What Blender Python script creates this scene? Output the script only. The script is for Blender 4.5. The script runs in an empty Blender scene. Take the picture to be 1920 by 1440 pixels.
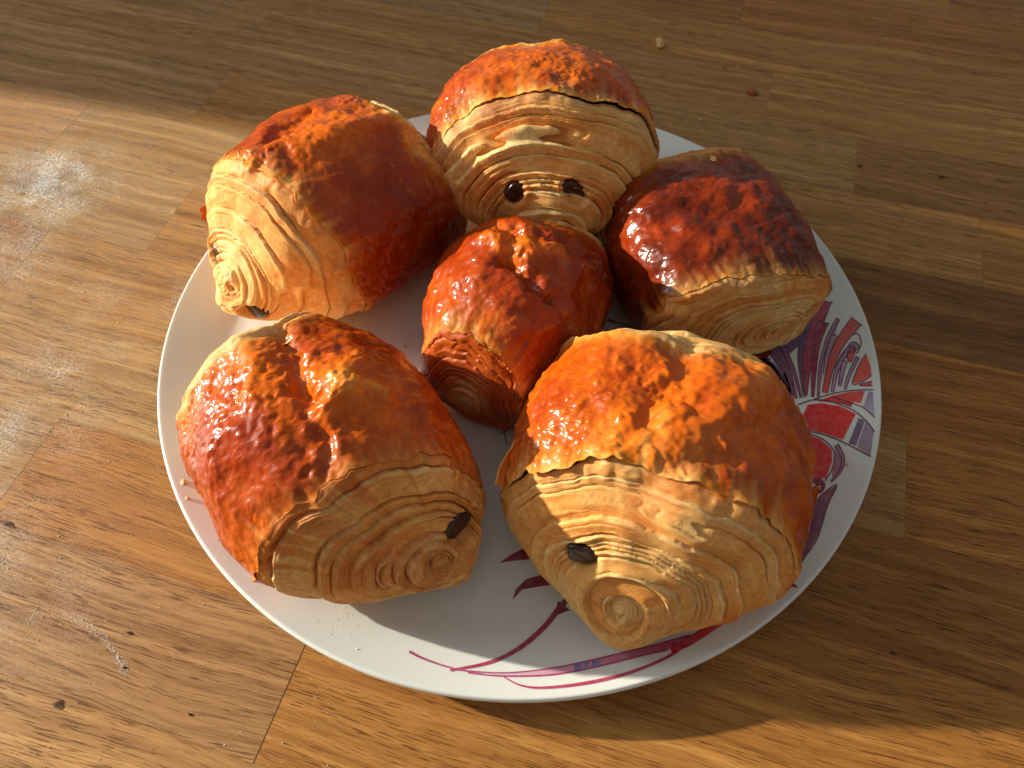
import bpy, bmesh, math, random
import numpy as np
from mathutils import Vector, Matrix

random.seed(7)
RNG = np.random.default_rng(11)
scene = bpy.context.scene
COL = scene.collection
R = math.radians

# ------------------------------------------------------------------ camera
# units: metres.  The plate's centre stands at the origin, table top at z = 0.
F_PX, PITCH, CAM_H = 1400.0, R(56.81), 0.2398          # focal length for a 1920 px wide frame
CAM = np.array([-0.0027, -0.1757, CAM_H])
cam_d = bpy.data.cameras.new('camera')
cam_d.sensor_width = 36.0
cam_d.lens = 36.0 * F_PX / 1920.0
cam_d.clip_start, cam_d.clip_end = 0.01, 50.0
cam_d.dof.use_dof = True
cam_d.dof.focus_distance = 0.245
cam_d.dof.aperture_fstop = 17.0
cam = bpy.data.objects.new('camera', cam_d)
cam.location = CAM
cam.rotation_euler = (math.pi / 2 - PITCH, 0, 0)
COL.objects.link(cam)
scene.camera = cam

# ------------------------------------------------------------------ light
SUN_AZ, SUN_EL = R(-13.0), R(17.5)                     # heading of the light on the table, height
world = bpy.data.worlds.new('World')
scene.world = world
world.use_nodes = True
bg = world.node_tree.nodes['Background']
bg.inputs[0].default_value = (1.0, 0.985, 0.94, 1)
bg.inputs[1].default_value = 0.235

def area_lamp(name, loc, target, power, size, color, shape='DISK', size_y=None):
    d = bpy.data.lights.new(name, 'AREA')
    d.energy, d.color, d.shape, d.size = power, color, shape, size
    if size_y: d.size_y = size_y
    o = bpy.data.objects.new(name, d)
    o.location = loc
    o.rotation_euler = (Vector(target) - Vector(loc)).to_track_quat('-Z', 'Y').to_euler()
    COL.objects.link(o)
    return o

SUN_D = 7.0
SUN_POS = Vector((-math.cos(SUN_EL) * math.cos(SUN_AZ), -math.cos(SUN_EL) * math.sin(SUN_AZ), math.sin(SUN_EL))) * SUN_D
area_lamp('low_sun_lamp', SUN_POS, (0, 0, 0.02), 7.2 * math.pi * SUN_D ** 2, 0.12, (1.0, 0.91, 0.74))
# the window's own soft daylight, coming from the same side as the sun
area_lamp('window_daylight', (-1.15, 0.30, 0.75), (0, 0, 0.03), 5.5, 0.55, (0.90, 0.97, 0.99), 'RECTANGLE', 0.8)

scene.view_settings.view_transform = 'Standard'
scene.view_settings.look = 'None'
scene.view_settings.exposure = 0.0
scene.view_settings.gamma = 1.0
scene.view_settings.use_curve_mapping = False

# ------------------------------------------------------------------ helpers
def tag(o, label=None, cat=None, group=None, kind=None):
    if label: o['label'] = label
    if cat: o['category'] = cat
    if group: o['group'] = group
    if kind: o['kind'] = kind
    return o

def empty(name, loc=(0, 0, 0), rot=(0, 0, 0), parent=None):
    o = bpy.data.objects.new(name, None)
    o.location, o.rotation_euler, o.parent = loc, rot, parent
    o.empty_display_size = 0.02
    COL.objects.link(o)
    return o

def mesh_obj(name, verts, faces, mat, parent=None, smooth=True, attrs=None):
    """verts (n,3) array, faces (m,3|4) array or list; attrs: name -> (n,3) colours or (n,) floats."""
    me = bpy.data.meshes.new(name)
    verts = np.asarray(verts, dtype=np.float32)
    if isinstance(faces, np.ndarray):
        k = faces.shape[1]
        me.vertices.add(len(verts)); me.vertices.foreach_set('co', verts.ravel())
        me.loops.add(faces.size); me.loops.foreach_set('vertex_index', faces.ravel().astype(np.int32))
        me.polygons.add(len(faces))
        me.polygons.foreach_set('loop_start', np.arange(0, faces.size, k, dtype=np.int32))
        me.polygons.foreach_set('loop_total', np.full(len(faces), k, dtype=np.int32))
        me.update(calc_edges=True)
    else:
        me.from_pydata([tuple(v) for v in verts], [], [tuple(f) for f in faces]); me.update()
    if smooth:
        me.polygons.foreach_set('use_smooth', np.ones(len(me.polygons), dtype=bool))
    for nm, a in (attrs or {}).items():
        a = np.asarray(a, dtype=np.float32)
        if a.ndim == 2:
            at = me.color_attributes.new(nm, 'FLOAT_COLOR', 'POINT')
            at.data.foreach_set('color', np.concatenate([a, np.ones((len(a), 1), np.float32)], 1).ravel())
        else:
            at = me.attributes.new(nm, 'FLOAT', 'POINT'); at.data.foreach_set('value', a)
    me.validate()
    if mat: me.materials.append(mat)
    o = bpy.data.objects.new(name, me)
    o.parent = parent
    COL.objects.link(o)
    return o

def grid_faces(nr, nc, wrap=False):
    i = np.arange(nr - 1)[:, None]; j = np.arange(nc if wrap else nc - 1)[None, :]
    a = i * nc + j; b = i * nc + (j + 1) % nc
    return np.stack([a, b, b + nc, a + nc], -1).reshape(-1, 4)

# ------------------------------------------------------------------ numpy noise
def _h(ix, iy, iz, seed):
    with np.errstate(over='ignore'):
        n = (ix.astype(np.uint32) * np.uint32(374761393) + iy.astype(np.uint32) * np.uint32(668265263)
             + iz.astype(np.uint32) * np.uint32(2147483647 - 58) + np.uint32((seed * 1274126177) & 0xffffffff))
        n = (n ^ (n >> np.uint32(13))) * np.uint32(1274126177)
        n = (n ^ (n >> np.uint32(16))) * np.uint32(2246822519)
        n = n ^ (n >> np.uint32(15))
    return n.astype(np.float64) / 4294967295.0

def vnoise(x, y, z, seed=0):
    """smooth value noise in [-1, 1]"""
    x, y, z = np.broadcast_arrays(x, y, z)
    x, y, z = (0.36 * x + 0.48 * y - 0.80 * z, -0.80 * x + 0.60 * y, 0.48 * x + 0.64 * y + 0.60 * z)   # lattice turned off the axes
    xi, yi, zi = np.floor(x).astype(np.int64), np.floor(y).astype(np.int64), np.floor(z).astype(np.int64)
    fx, fy, fz = x - xi, y - yi, z - zi
    s = lambda t: t * t * t * (t * (t * 6 - 15) + 10)
    fx, fy, fz = s(fx), s(fy), s(fz)
    out = 0
    for dx in (0, 1):
        wx = fx if dx else 1 - fx
        for dy in (0, 1):
            wy = fy if dy else 1 - fy
            for dz in (0, 1):
                wz = fz if dz else 1 - fz
                out = out + wx * wy * wz * _h(xi + dx, yi + dy, zi + dz, seed)
    return out * 2 - 1

def fbm(x, y, z, seed=0, oct=4, gain=0.5):
    a, t, s = 1.0, 0, 0
    for o in range(oct):
        t = t + a * vnoise(x * 2 ** o + 17.3 * o, y * 2 ** o - 9.1 * o, z * 2 ** o + 3.7 * o, seed + o)
        s += a; a *= gain
    return t / s * 1.35

def worley(x, y, z, seed=0):
    xi, yi, zi = np.floor(x).astype(np.int64), np.floor(y).astype(np.int64), np.floor(z).astype(np.int64)
    best = np.full(x.shape, 9.0)
    for dx in (-1, 0, 1):
        for dy in (-1, 0, 1):
            for dz in (-1, 0, 1):
                cx, cy, cz = xi + dx, yi + dy, zi + dz
                px = cx + _h(cx, cy, cz, seed); py = cy + _h(cx, cy, cz, seed + 1); pz = cz + _h(cx, cy, cz, seed + 2)
                best = np.minimum(best, (px - x) ** 2 + (py - y) ** 2 + (pz - z) ** 2)
    return np.sqrt(best)

def sstep(a, b, x):
    t = np.clip((x - a) / (b - a), 0, 1)
    return t * t * (3 - 2 * t)

def mixc(a, b, f):
    return a + (b - a) * f[..., None]

# ------------------------------------------------------------------ material helpers
def new_mat(name):
    m = bpy.data.materials.new(name); m.use_nodes = True
    nt = m.node_tree
    return m, nt, nt.nodes['Principled BSDF']

class NB:
    def __init__(self, nt): self.nt = nt
    def n(self, t, **kw):
        nd = self.nt.nodes.new(t)
        for k, v in kw.items(): setattr(nd, k, v)
        return nd
    def l(self, a, b): self.nt.links.new(a, b)
    def math(self, op, a, b=None, c=None, clamp=False):
        nd = self.n('ShaderNodeMath', operation=op); nd.use_clamp = clamp
        for i, v in enumerate((a, b, c)):
            if v is None: continue
            if isinstance(v, (int, float)): nd.inputs[i].default_value = v
            else: self.l(v, nd.inputs[i])
        return nd.outputs[0]
    def noise(self, vec, scale, detail=4, rough=0.55, dist=0.0):
        nd = self.n('ShaderNodeTexNoise'); nd.inputs['Scale'].default_value = scale
        nd.inputs['Detail'].default_value = detail; nd.inputs['Roughness'].default_value = rough
        nd.inputs['Distortion'].default_value = dist
        if vec is not None: self.l(vec, nd.inputs['Vector'])
        return nd.outputs['Fac']
    def ramp(self, fac, stops):
        nd = self.n('ShaderNodeValToRGB')
        while len(nd.color_ramp.elements) < len(stops): nd.color_ramp.elements.new(0.5)
        for e, (p, c) in zip(nd.color_ramp.elements, stops):
            e.position = p; e.color = (*c, 1) if len(c) == 3 else c
        self.l(fac, nd.inputs[0]); return nd.outputs[0]
    def rng(self, v, a, b, c, d):
        nd = self.n('ShaderNodeMapRange'); nd.inputs[1].default_value = a; nd.inputs[2].default_value = b
        nd.inputs[3].default_value = c; nd.inputs[4].default_value = d
        self.l(v, nd.inputs[0]); return nd.outputs[0]
    def mix(self, fac, a, b, mode='MIX'):
        nd = self.n('ShaderNodeMix', data_type='RGBA', blend_type=mode)
        if isinstance(fac, (int, float)): nd.inputs[0].default_value = fac
        else: self.l(fac, nd.inputs[0])
        for i, v in ((6, a), (7, b)):
            if isinstance(v, tuple): nd.inputs[i].default_value = (*v, 1)
            else: self.l(v, nd.inputs[i])
        return nd.outputs[2]
    def mapping(self, vec, scale=(1, 1, 1), loc=(0, 0, 0)):
        nd = self.n('ShaderNodeMapping'); nd.inputs['Scale'].default_value = scale; nd.inputs['Location'].default_value = loc
        self.l(vec, nd.inputs[0]); return nd.outputs[0]
    def bump(self, h, strength, dist, normal=None):
        nd = self.n('ShaderNodeBump'); nd.inputs['Strength'].default_value = strength; nd.inputs['Distance'].default_value = dist
        self.l(h, nd.inputs['Height'])
        if normal is not None: self.l(normal, nd.inputs['Normal'])
        return nd.outputs[0]

# ------------------------------------------------------------------ camera geometry used to lay things out on the table
def unproject(px, py, z):
    """ground position (x, y) of a spot of the photograph that stands at height z"""
    a = (np.asarray(px, float) - 960) / F_PX; b = (720 - np.asarray(py, float)) / F_PX
    c, s = math.cos(PITCH), math.sin(PITCH)
    dx, dy, dz = a, c + b * s, -s + b * c
    t = (z - CAM_H) / dz
    return CAM[0] + dx * t, CAM[1] + dy * t

# ------------------------------------------------------------------ the table top: rows of glued staves
GRAIN = R(-16.8)
EU = np.array([math.cos(GRAIN), math.sin(GRAIN)]); EV = np.array([-math.sin(GRAIN), math.cos(GRAIN)])
CAM_XY = CAM[:2]
ROW_W, ROW_0 = 0.0417, 0.0035           # rows measured from the foot of the camera

def make_wood():
    m, nt, bs = new_mat('oiled_stave_wood'); b = NB(nt)
    tc = b.n('ShaderNodeTexCoord').outputs['Object']
    oi = b.n('ShaderNodeObjectInfo')
    off = b.n('ShaderNodeVectorMath', operation='SCALE'); off.inputs[0].default_value = (13.7, 5.3, 9.1)
    b.l(oi.outputs['Random'], off.inputs['Scale'])
    add = b.n('ShaderNodeVectorMath', operation='ADD'); b.l(tc, add.inputs[0]); b.l(off.outputs[0], add.inputs[1])
    p = add.outputs[0]
    # slow waviness so that the grain is never dead straight
    wv = b.n('ShaderNodeTexNoise'); wv.inputs['Scale'].default_value = 9; wv.inputs['Detail'].default_value = 2
    b.l(p, wv.inputs['Vector'])
    ws = b.n('ShaderNodeVectorMath', operation='MULTIPLY_ADD')
    b.l(wv.outputs['Color'], ws.inputs[0]); ws.inputs[1].default_value = (0, 0.012, 0.01); b.l(p, ws.inputs[2])
    q = ws.outputs[0]
    broad = b.noise(b.mapping(q, (5.5, 190, 60)), 1.0, 4, 0.62)
    fib = b.noise(b.mapping(q, (26, 1300, 400)), 1.0, 4, 0.65)
    fine = b.noise(b.mapping(q, (130, 2600, 900)), 1.0, 3, 0.6)
    pore = b.noise(b.mapping(q, (95, 2900, 900), (3, 1, 2)), 1.0, 2, 0.5)
    pore = b.rng(pore, 0.57, 0.64, 0.0, 1.0)
    pmask = b.rng(b.noise(b.mapping(q, (9, 150, 40), (8, 3, 1)), 1.0, 2), 0.36, 0.54, 0.30, 1.0)
    pore = b.math('MULTIPLY', pore, pmask, clamp=True)
    dark = b.rng(b.noise(b.mapping(q, (4.5, 330, 90), (1, 7, 2)), 1.0, 3, 0.6), 0.56, 0.68, 0.0, 1.0)
    pale = b.rng(b.noise(b.mapping(q, (8, 260, 70), (5, 2, 9)), 1.0, 3, 0.6), 0.52, 0.68, 0.0, 1.0)
    col = b.mix(b.rng(broad, 0.33, 0.68, 0.0, 1.0), (0.76, 0.68, 0.58), (1.16, 1.16, 1.16))
    col = b.mix(1.0, oi.outputs['Color'], col, 'MULTIPLY')
    col = b.mix(b.math('MULTIPLY', pale, 0.6), col, b.mix(1.0, col, (1.5, 1.62, 1.75), 'MULTIPLY'))
    col = b.mix(b.math('MULTIPLY', b.rng(fib, 0.38, 0.66, 0, 1), 0.42), col, b.mix(1.0, col, (0.66, 0.56, 0.46), 'MULTIPLY'))
    col = b.mix(b.math('MULTIPLY', dark, 0.40), col, b.mix(1.0, col, (0.50, 0.38, 0.26), 'MULTIPLY'))
    col = b.mix(b.math('MULTIPLY', pore, 0.85), col, b.mix(1.0, col, (0.30, 0.20, 0.12), 'MULTIPLY'))
    col = b.mix(b.rng(fine, 0.36, 0.64, 0.0, 0.55), col, b.mix(1.0, col, (0.7, 0.66, 0.6), 'MULTIPLY'))
    # flour wiped thin over the surface: lies where the table was floured, in world position
    geo = b.n('ShaderNodeNewGeometry').outputs['Position']
    fl = None
    for (cx, cy, rad, k) in FLOUR_SPOTS:
        d = b.n('ShaderNodeVectorMath', operation='DISTANCE'); b.l(geo, d.inputs[0]); d.inputs[1].default_value = (cx, cy, 0)
        v = b.rng(d.outputs['Value'], 0.0, rad, k, 0.0)
        fl = v if fl is None else b.math('MAXIMUM', fl, v)
    patch = b.noise(geo, 60, 5, 0.65); speck = b.noise(geo, 900, 2, 0.7)
    flm = b.math('MULTIPLY', b.math('MULTIPLY', fl, fl), b.rng(patch, 0.40, 0.62, 0.0, 1.0))
    flm = b.math('MULTIPLY', flm, b.rng(speck, 0.46, 0.60, 0.10, 1.0), clamp=True)
    col = b.mix(flm, col, (0.88, 0.84, 0.76))
    b.l(col, bs.inputs['Base Color'])
    rg = b.rng(fib, 0.3, 0.7, 0.36, 0.56)
    b.l(b.math('MAXIMUM', rg, b.math('MULTIPLY', flm, 0.95)), bs.inputs['Roughness'])
    bs.inputs['Specular IOR Level'].default_value = 0.26
    hgt = b.math('ADD', b.math('MULTIPLY', pore, -1.0), b.math('MULTIPLY', fib, 0.55))
    hgt = b.math('ADD', hgt, b.math('MULTIPLY', fine, 0.25))
    b.l(b.bump(hgt, 0.55, 0.00035), bs.inputs['Normal'])
    return m

def px_spot(x, y, rad, k):
    gx, gy = unproject(x, y, 0.0)
    return (float(gx), float(gy), rad, k)
FLOUR_SPOTS = [px_spot(90, 345, 0.045, 1.6), px_spot(70, 350, 0.02, 1.8), px_spot(30, 470, 0.05, 0.8), px_spot(120, 690, 0.04, 0.75), px_spot(30, 800, 0.06, 0.75),
               px_spot(170, 560, 0.06, 0.5), px_spot(10, 1040, 0.05, 0.65), px_spot(330, 560, 0.03, 0.5), px_spot(60, 1160, 0.05, 0.5),
               px_spot(120, 240, 0.05, 0.4), px_spot(720, 170, 0.02, 0.35)]
WOOD = make_wood()

def cam_frame_uv(gx, gy):
    d = np.array([gx, gy]) - CAM_XY
    return float(d @ EU), float(d @ EV)

table = empty('table_top')
tag(table, kind='structure')
BASE = (0.37, 0.205, 0.074)
# known end joints (u) per row, measured on the photograph; further joints fall off the picture
JOINTS = {0: [-0.079, 0.27], 1: [-0.202, 0.20], 2: [-0.36, 0.02, 0.33], 3: [-0.265, 0.10, 0.40], 4: [-0.218, 0.04, 0.36],
          5: [-0.30, -0.02, 0.30], 6: [-0.245, 0.13, 0.42], 7: [-0.339, 0.075, 0.34], 8: [-0.25, 0.03, 0.40], 9: [-0.41, -0.10, 0.22],
          10: [-0.20, 0.007, 0.35], 11: [-0.33, 0.12], -1: [-0.165, 0.05, 0.30]}
# colours of staves that stand out: (row, index) -> colour
STAVE_COL = {(0, 0): (0.33, 0.175, 0.070), (0, 1): (0.40, 0.225, 0.085), (1, 0): (0.34, 0.20, 0.082), (1, 1): (0.33, 0.17, 0.056), (1, 2): (0.28, 0.13, 0.04),
             (2, 1): (0.40, 0.235, 0.095), (2, 2): (0.24, 0.115, 0.042), (3, 1): (0.36, 0.22, 0.098), (3, 2): (0.31, 0.145, 0.045),
             (4, 0): (0.36, 0.225, 0.105), (4, 1): (0.38, 0.23, 0.10), (4, 2): (0.28, 0.125, 0.037), (5, 1): (0.37, 0.24, 0.11), (5, 2): (0.115, 0.058, 0.027),
             (6, 1): (0.34, 0.22, 0.105), (6, 2): (0.30, 0.17, 0.065), (7, 1): (0.35, 0.225, 0.105), (7, 2): (0.26, 0.155, 0.085),
             (8, 1): (0.33, 0.205, 0.092), (8, 2): (0.38, 0.25, 0.11), (9, 1): (0.30, 0.18, 0.08), (9, 2): (0.36, 0.215, 0.088), (10, 1): (0.27, 0.14, 0.055),
             (10, 2): (0.32, 0.16, 0.055), (-1, 1): (0.42, 0.25, 0.105), (-1, 2): (0.36, 0.20, 0.075)}
planks = {}
def add_plank(row, idx, u0, u1):
    v0 = ROW_0 + ROW_W * row; v1 = v0 + ROW_W
    g = 0.000015; c = 0.00007; t = 0.0265
    hu, hv = (u1 - u0) / 2 - g, ROW_W / 2 - g
    lift = RNG.uniform(-0.00008, 0.00008)
    v, f = [], []
    for (z, s) in ((-t, 0), (-c, 0), (0, c)):
        v += [(-hu + s, -hv + s, z), (hu - s, -hv + s, z), (hu - s, hv - s, z), (-hu + s, hv - s, z)]
    for k in (0, 4):
        for i in range(4):
            j = (i + 1) % 4
            f.append((k + i, k + j, k + 4 + j, k + 4 + i))
    f += [(8, 9, 10, 11), (3, 2, 1, 0)]
    o = mesh_obj('plank', np.array(v), f, WOOD, table, smooth=False)
    p = CAM_XY + EU * (u0 + u1) / 2 + EV * (v0 + v1) / 2
    o.location = (p[0], p[1], lift); o.rotation_euler = (0, 0, GRAIN)
    cc = STAVE_COL.get((row, idx))
    if cc is None:
        k = RNG.uniform(0.8, 1.15); cc = (BASE[0] * k, BASE[1] * k * RNG.uniform(0.9, 1.08), BASE[2] * k * RNG.uniform(0.8, 1.25))
    cc = tuple(0.7 * a_ + 0.3 * b_ for a_, b_ in zip(cc, BASE))
    # light painted into the boards: paler on the sunlit side, deeper orange in shade
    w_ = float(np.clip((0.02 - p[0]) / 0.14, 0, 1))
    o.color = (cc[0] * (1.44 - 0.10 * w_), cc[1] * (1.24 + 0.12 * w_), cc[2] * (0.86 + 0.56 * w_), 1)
    planks[(row, idx)] = o
for row in range(-5, 17):
    js = JOINTS.get(row) or sorted(RNG.uniform(-0.45, 0.45, 3))
    cuts = [-0.70] + [float(j) for j in js] + [0.70]
    for i in range(len(cuts) - 1):
        add_plank(row, i, cuts[i], cuts[i + 1])
v0, v1 = ROW_0 - 5 * ROW_W, ROW_0 + 17 * ROW_W
cpos = CAM_XY + EV * (v0 + v1) / 2
bm = bmesh.new(); bmesh.ops.create_cube(bm, size=1)
for vv in bm.verts: vv.co = Vector((vv.co.x * 1.39, vv.co.y * (v1 - v0 - 0.01), vv.co.z * 0.02))
me = bpy.data.meshes.new('core_board'); bm.to_mesh(me); bm.free(); me.materials.append(WOOD)
core = bpy.data.objects.new('core_board', me); COL.objects.link(core); core.parent = table
core.location = (cpos[0], cpos[1], -0.037); core.rotation_euler = (0, 0, GRAIN); core.color = (0.2, 0.1, 0.04, 1)

# knots and scars in the staves
def make_knot():
    m, nt, bs = new_mat('knot_wood'); b = NB(nt)
    tc = b.n('ShaderNodeTexCoord').outputs['Object']
    ln = b.n('ShaderNodeVectorMath', operation='LENGTH'); b.l(tc, ln.inputs[0])
    nz = b.noise(tc, 900, 3)
    r = b.math('ADD', ln.outputs['Value'], b.math('MULTIPLY', b.math('SUBTRACT', nz, 0.5), 0.0012))
    b.l(b.ramp(b.rng(r, 0, 0.003, 0, 1), [(0, (0.035, 0.016, 0.007)), (0.3, (0.09, 0.042, 0.016)), (0.6, (0.20, 0.10, 0.04)), (1, (0.30, 0.165, 0.065))]), bs.inputs['Base Color'])
    bs.inputs['Specular IOR Level'].default_value = 0.15
    bs.inputs['Roughness'].default_value = 0.5
    return m
KNOT = make_knot()
def add_knot(px, py, ru, rv):
    gx, gy = unproject(px, py, 0.0)
    u, v = cam_frame_uv(gx, gy)
    row = int(math.floor((v - ROW_0) / ROW_W))
    js = [-0.70] + JOINTS.get(row, []) + [0.70]
    idx = sum(1 for j in js[1:-1] if u > j)
    par = planks.get((row, idx))
    ru, rv = ru * 0.75, rv * 0.7
    n = 26; vs = [(0, 0, 0.00005)]
    for ring, z in ((0.45, 0.00016), (1.0, 0.00004)):
        for i in range(n):
            a = 2 * math.pi * i / n
            k = ring * (1 + 0.22 * math.sin(3 * a + px) + 0.12 * math.sin(7 * a + py))
            vs.append((math.cos(a) * ru * k, math.sin(a) * rv * k, z))
    fs = [(0, 1 + i, 1 + (i + 1) % n) for i in range(n)] + [(1 + i, 1 + n + i, 1 + n + (i + 1) % n, 1 + (i + 1) % n) for i in range(n)]
    o = mesh_obj('knot', np.array(vs), fs, KNOT, par)
    w = CAM_XY + EU * u + EV * v
    pl = np.array(par.location[:2]); d = w - pl
    o.location = (float(d @ EU), float(d @ EV), 0.0002)
for k in [(16, 984, .0030, .0012), (110, 1321, .0020, .0016), (243, 1187, .0012, .0007), (234, 1252, .0009, .0007), (357, 1340, .0008, .0006),
          (1612, 312, .0016, .0010), (1766, 332, .0028, .0011), (1674, 1225, .0014, .0006)]:
    add_knot(*k)

# ------------------------------------------------------------------ the wall beside the window: its edge bounds the patch of sunlight
def make_plaster():
    m, nt, bs = new_mat('plaster'); b = NB(nt)
    tc = b.n('ShaderNodeTexCoord').outputs['Object']
    b.l(b.ramp(b.noise(tc, 3, 4), [(0.3, (0.62, 0.60, 0.56)), (0.7, (0.70, 0.68, 0.64))]), bs.inputs['Base Color'])
    bs.inputs['Roughness'].default_value = 0.9
    b.l(b.bump(b.noise(tc, 120, 4), 0.3, 0.001), bs.inputs['Normal'])
    return m
PLASTER = make_plaster()
def towards_sun(p, dist):
    p = Vector(p); return p + (SUN_POS - p).normalized() * dist
def prism(name, front, depth, mat):
    """a slab: the outline `front` pushed back by `depth` away from the table"""
    back = [Vector(p) + SUN_POS.normalized() * depth for p in front]
    n = len(front); bm = bmesh.new()
    a = [bm.verts.new(p) for p in front]; c = [bm.verts.new(p) for p in back]
    bm.faces.new(a); bm.faces.new(c[::-1])
    for k in range(n): bm.faces.new((a[k], c[k], c[(k + 1) % n], a[(k + 1) % n]))
    bmesh.ops.recalc_face_normals(bm, faces=bm.faces[:])
    me = bpy.data.meshes.new(name); bm.to_mesh(me); bm.free(); me.materials.append(mat)
    o = bpy.data.objects.new(name, me); COL.objects.link(o)
    return tag(o, kind='structure')
az_dir = Vector((math.cos(SUN_AZ), math.sin(SUN_AZ), 0)); az_perp = Vector((-az_dir.y, az_dir.x, 0))
# the reveal beside the window: its upright edge bounds the sunlight at the back
gx, gy = unproject(250, 207, 0.0)
e0 = towards_sun((float(gx), float(gy), 0), 0.95)
prism('window_wall', [Vector((e0.x, e0.y, -0.6)), Vector((e0.x, e0.y, 1.4)), Vector((e0.x, e0.y, 1.4)) + az_perp * 1.2, Vector((e0.x, e0.y, -0.6)) + az_perp * 1.2], 0.05, PLASTER)
# ------------------------------------------------------------------ the plate
PLATE_R, FLOOR_R, FLOOR_Z, RIM_Z = 0.135, 0.106, 0.0042, 0.0120
def plate_z(r):
    t = np.clip((np.asarray(r, float) - FLOOR_R) / (PLATE_R - 0.0012 - FLOOR_R), 0, 1)
    k = 0.42      # the wall sweeps up over the first part, then runs straight to the lip
    s_ = np.where(t < k, t * t / (2 * k), t - k / 2) / (1 - k / 2)
    return FLOOR_Z + (RIM_Z - 0.0003 - FLOOR_Z) * s_

def make_glass():
    m, nt, bs = new_mat('white_opal_glass'); b = NB(nt)
    tc = b.n('ShaderNodeTexCoord').outputs['Object']
    c = b.ramp(b.noise(tc, 14, 3), [(0.3, (0.78, 0.83, 0.80)), (0.7, (0.82, 0.86, 0.835))])
    # faint grease smears and dust
    b.l(c, bs.inputs['Base Color'])
    b.l(b.rng(b.noise(tc, 35, 4, 0.6), 0.3, 0.7, 0.16, 0.34), bs.inputs['Roughness'])
    bs.inputs['Specular IOR Level'].default_value = 0.45
    bs.inputs['Subsurface Weight'].default_value = 0.12
    bs.inputs['Subsurface Radius'].default_value = (0.006, 0.006, 0.006)
    bs.inputs['Subsurface Scale'].default_value = 0.6
    b.l(b.bump(b.noise(tc, 25, 2), 0.06, 0.0006), bs.inputs['Normal'])
    return m
GLASS = make_glass()
prof = [(0.0, FLOOR_Z)] + [(r, float(plate_z(r))) for r in np.concatenate([np.linspace(0.01, FLOOR_R, 10), np.linspace(FLOOR_R + 0.002, PLATE_R - 0.0012, 36)])]
top_r, top_z = prof[-1]
for a in np.linspace(60, -80, 9):       # rounded lip
    prof.append((PLATE_R - 0.0016 + 0.0016 * math.cos(R(a)), top_z - 0.0013 + 0.0016 * math.sin(R(a))))
for r in np.linspace(PLATE_R - 0.004, 0.100, 14):
    prof.append((r, float(plate_z(r)) - 0.0036))
prof += [(0.092, 0.0009), (0.090, 0.0002), (0.0, 0.0002)]
prof[-3:] = [(0.092, 0.0009), (0.089, 0.0002), (0.086, 0.0002), (0.084, 0.0013), (0.04, 0.0016), (0.0, 0.0016)]
prof = np.array(prof); nv = 192
ang = np.linspace(0, 2 * math.pi, nv, endpoint=False)
V = np.stack([prof[:, 0, None] * np.cos(ang), prof[:, 0, None] * np.sin(ang), np.repeat(prof[:, 1, None], nv, 1)], -1).reshape(-1, 3)
plate = empty('dinner_plate')
tag(plate, 'round white opal glass plate with red and violet flower print, carrying six pastries', 'plate')
dish = mesh_obj('dish', V, grid_faces(len(prof), nv, True), GLASS, plate)

# printed decoration: thin enamel laid on the dish surface
def make_ink():
    m, nt, bs = new_mat('enamel_print'); b = NB(nt)
    at = b.n('ShaderNodeAttribute', attribute_name='ink')
    tc = b.n('ShaderNodeTexCoord').outputs['Object']
    mot = b.noise(tc, 420, 4, 0.6)
    c = b.mix(b.rng(mot, 0.35, 0.7, 0.0, 0.13), at.outputs['Color'], (0.74, 0.72, 0.72))
    b.l(c, bs.inputs['Base Color']); bs.inputs['Roughness'].default_value = 0.3
    return m
INK = make_ink()
def px_to_plate(pts):
    pts = np.asarray(pts, float); z = np.full(len(pts), 0.006)
    for _ in range(12):
        gx, gy = unproject(pts[:, 0], pts[:, 1], z)
        z = plate_z(np.hypot(gx, gy))
    return np.stack([gx, gy], 1)
def srgb(c):
    c = np.asarray(c, float) / 255
    return np.where(c <= 0.04045, c / 12.92, ((c + 0.055) / 1.055) ** 2.4)
def catmull(pts, n=8):
    p = np.asarray(pts, float)
    if len(p) < 3: return np.linspace(p[0], p[1], n + 1)
    q = np.vstack([2 * p[0] - p[1], p, 2 * p[-1] - p[-2]]); out = []
    for i in range(1, len(q) - 2):
        for t in np.linspace(0, 1, n, endpoint=False):
            a, b_, c, d = q[i - 1], q[i], q[i + 1], q[i + 2]
            out.append(0.5 * (2 * b_ + (c - a) * t + (2 * a - 5 * b_ + 4 * c - d) * t * t + (3 * b_ - a - 3 * c + d) * t ** 3))
    out.append(q[-2]); return np.array(out)

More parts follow.
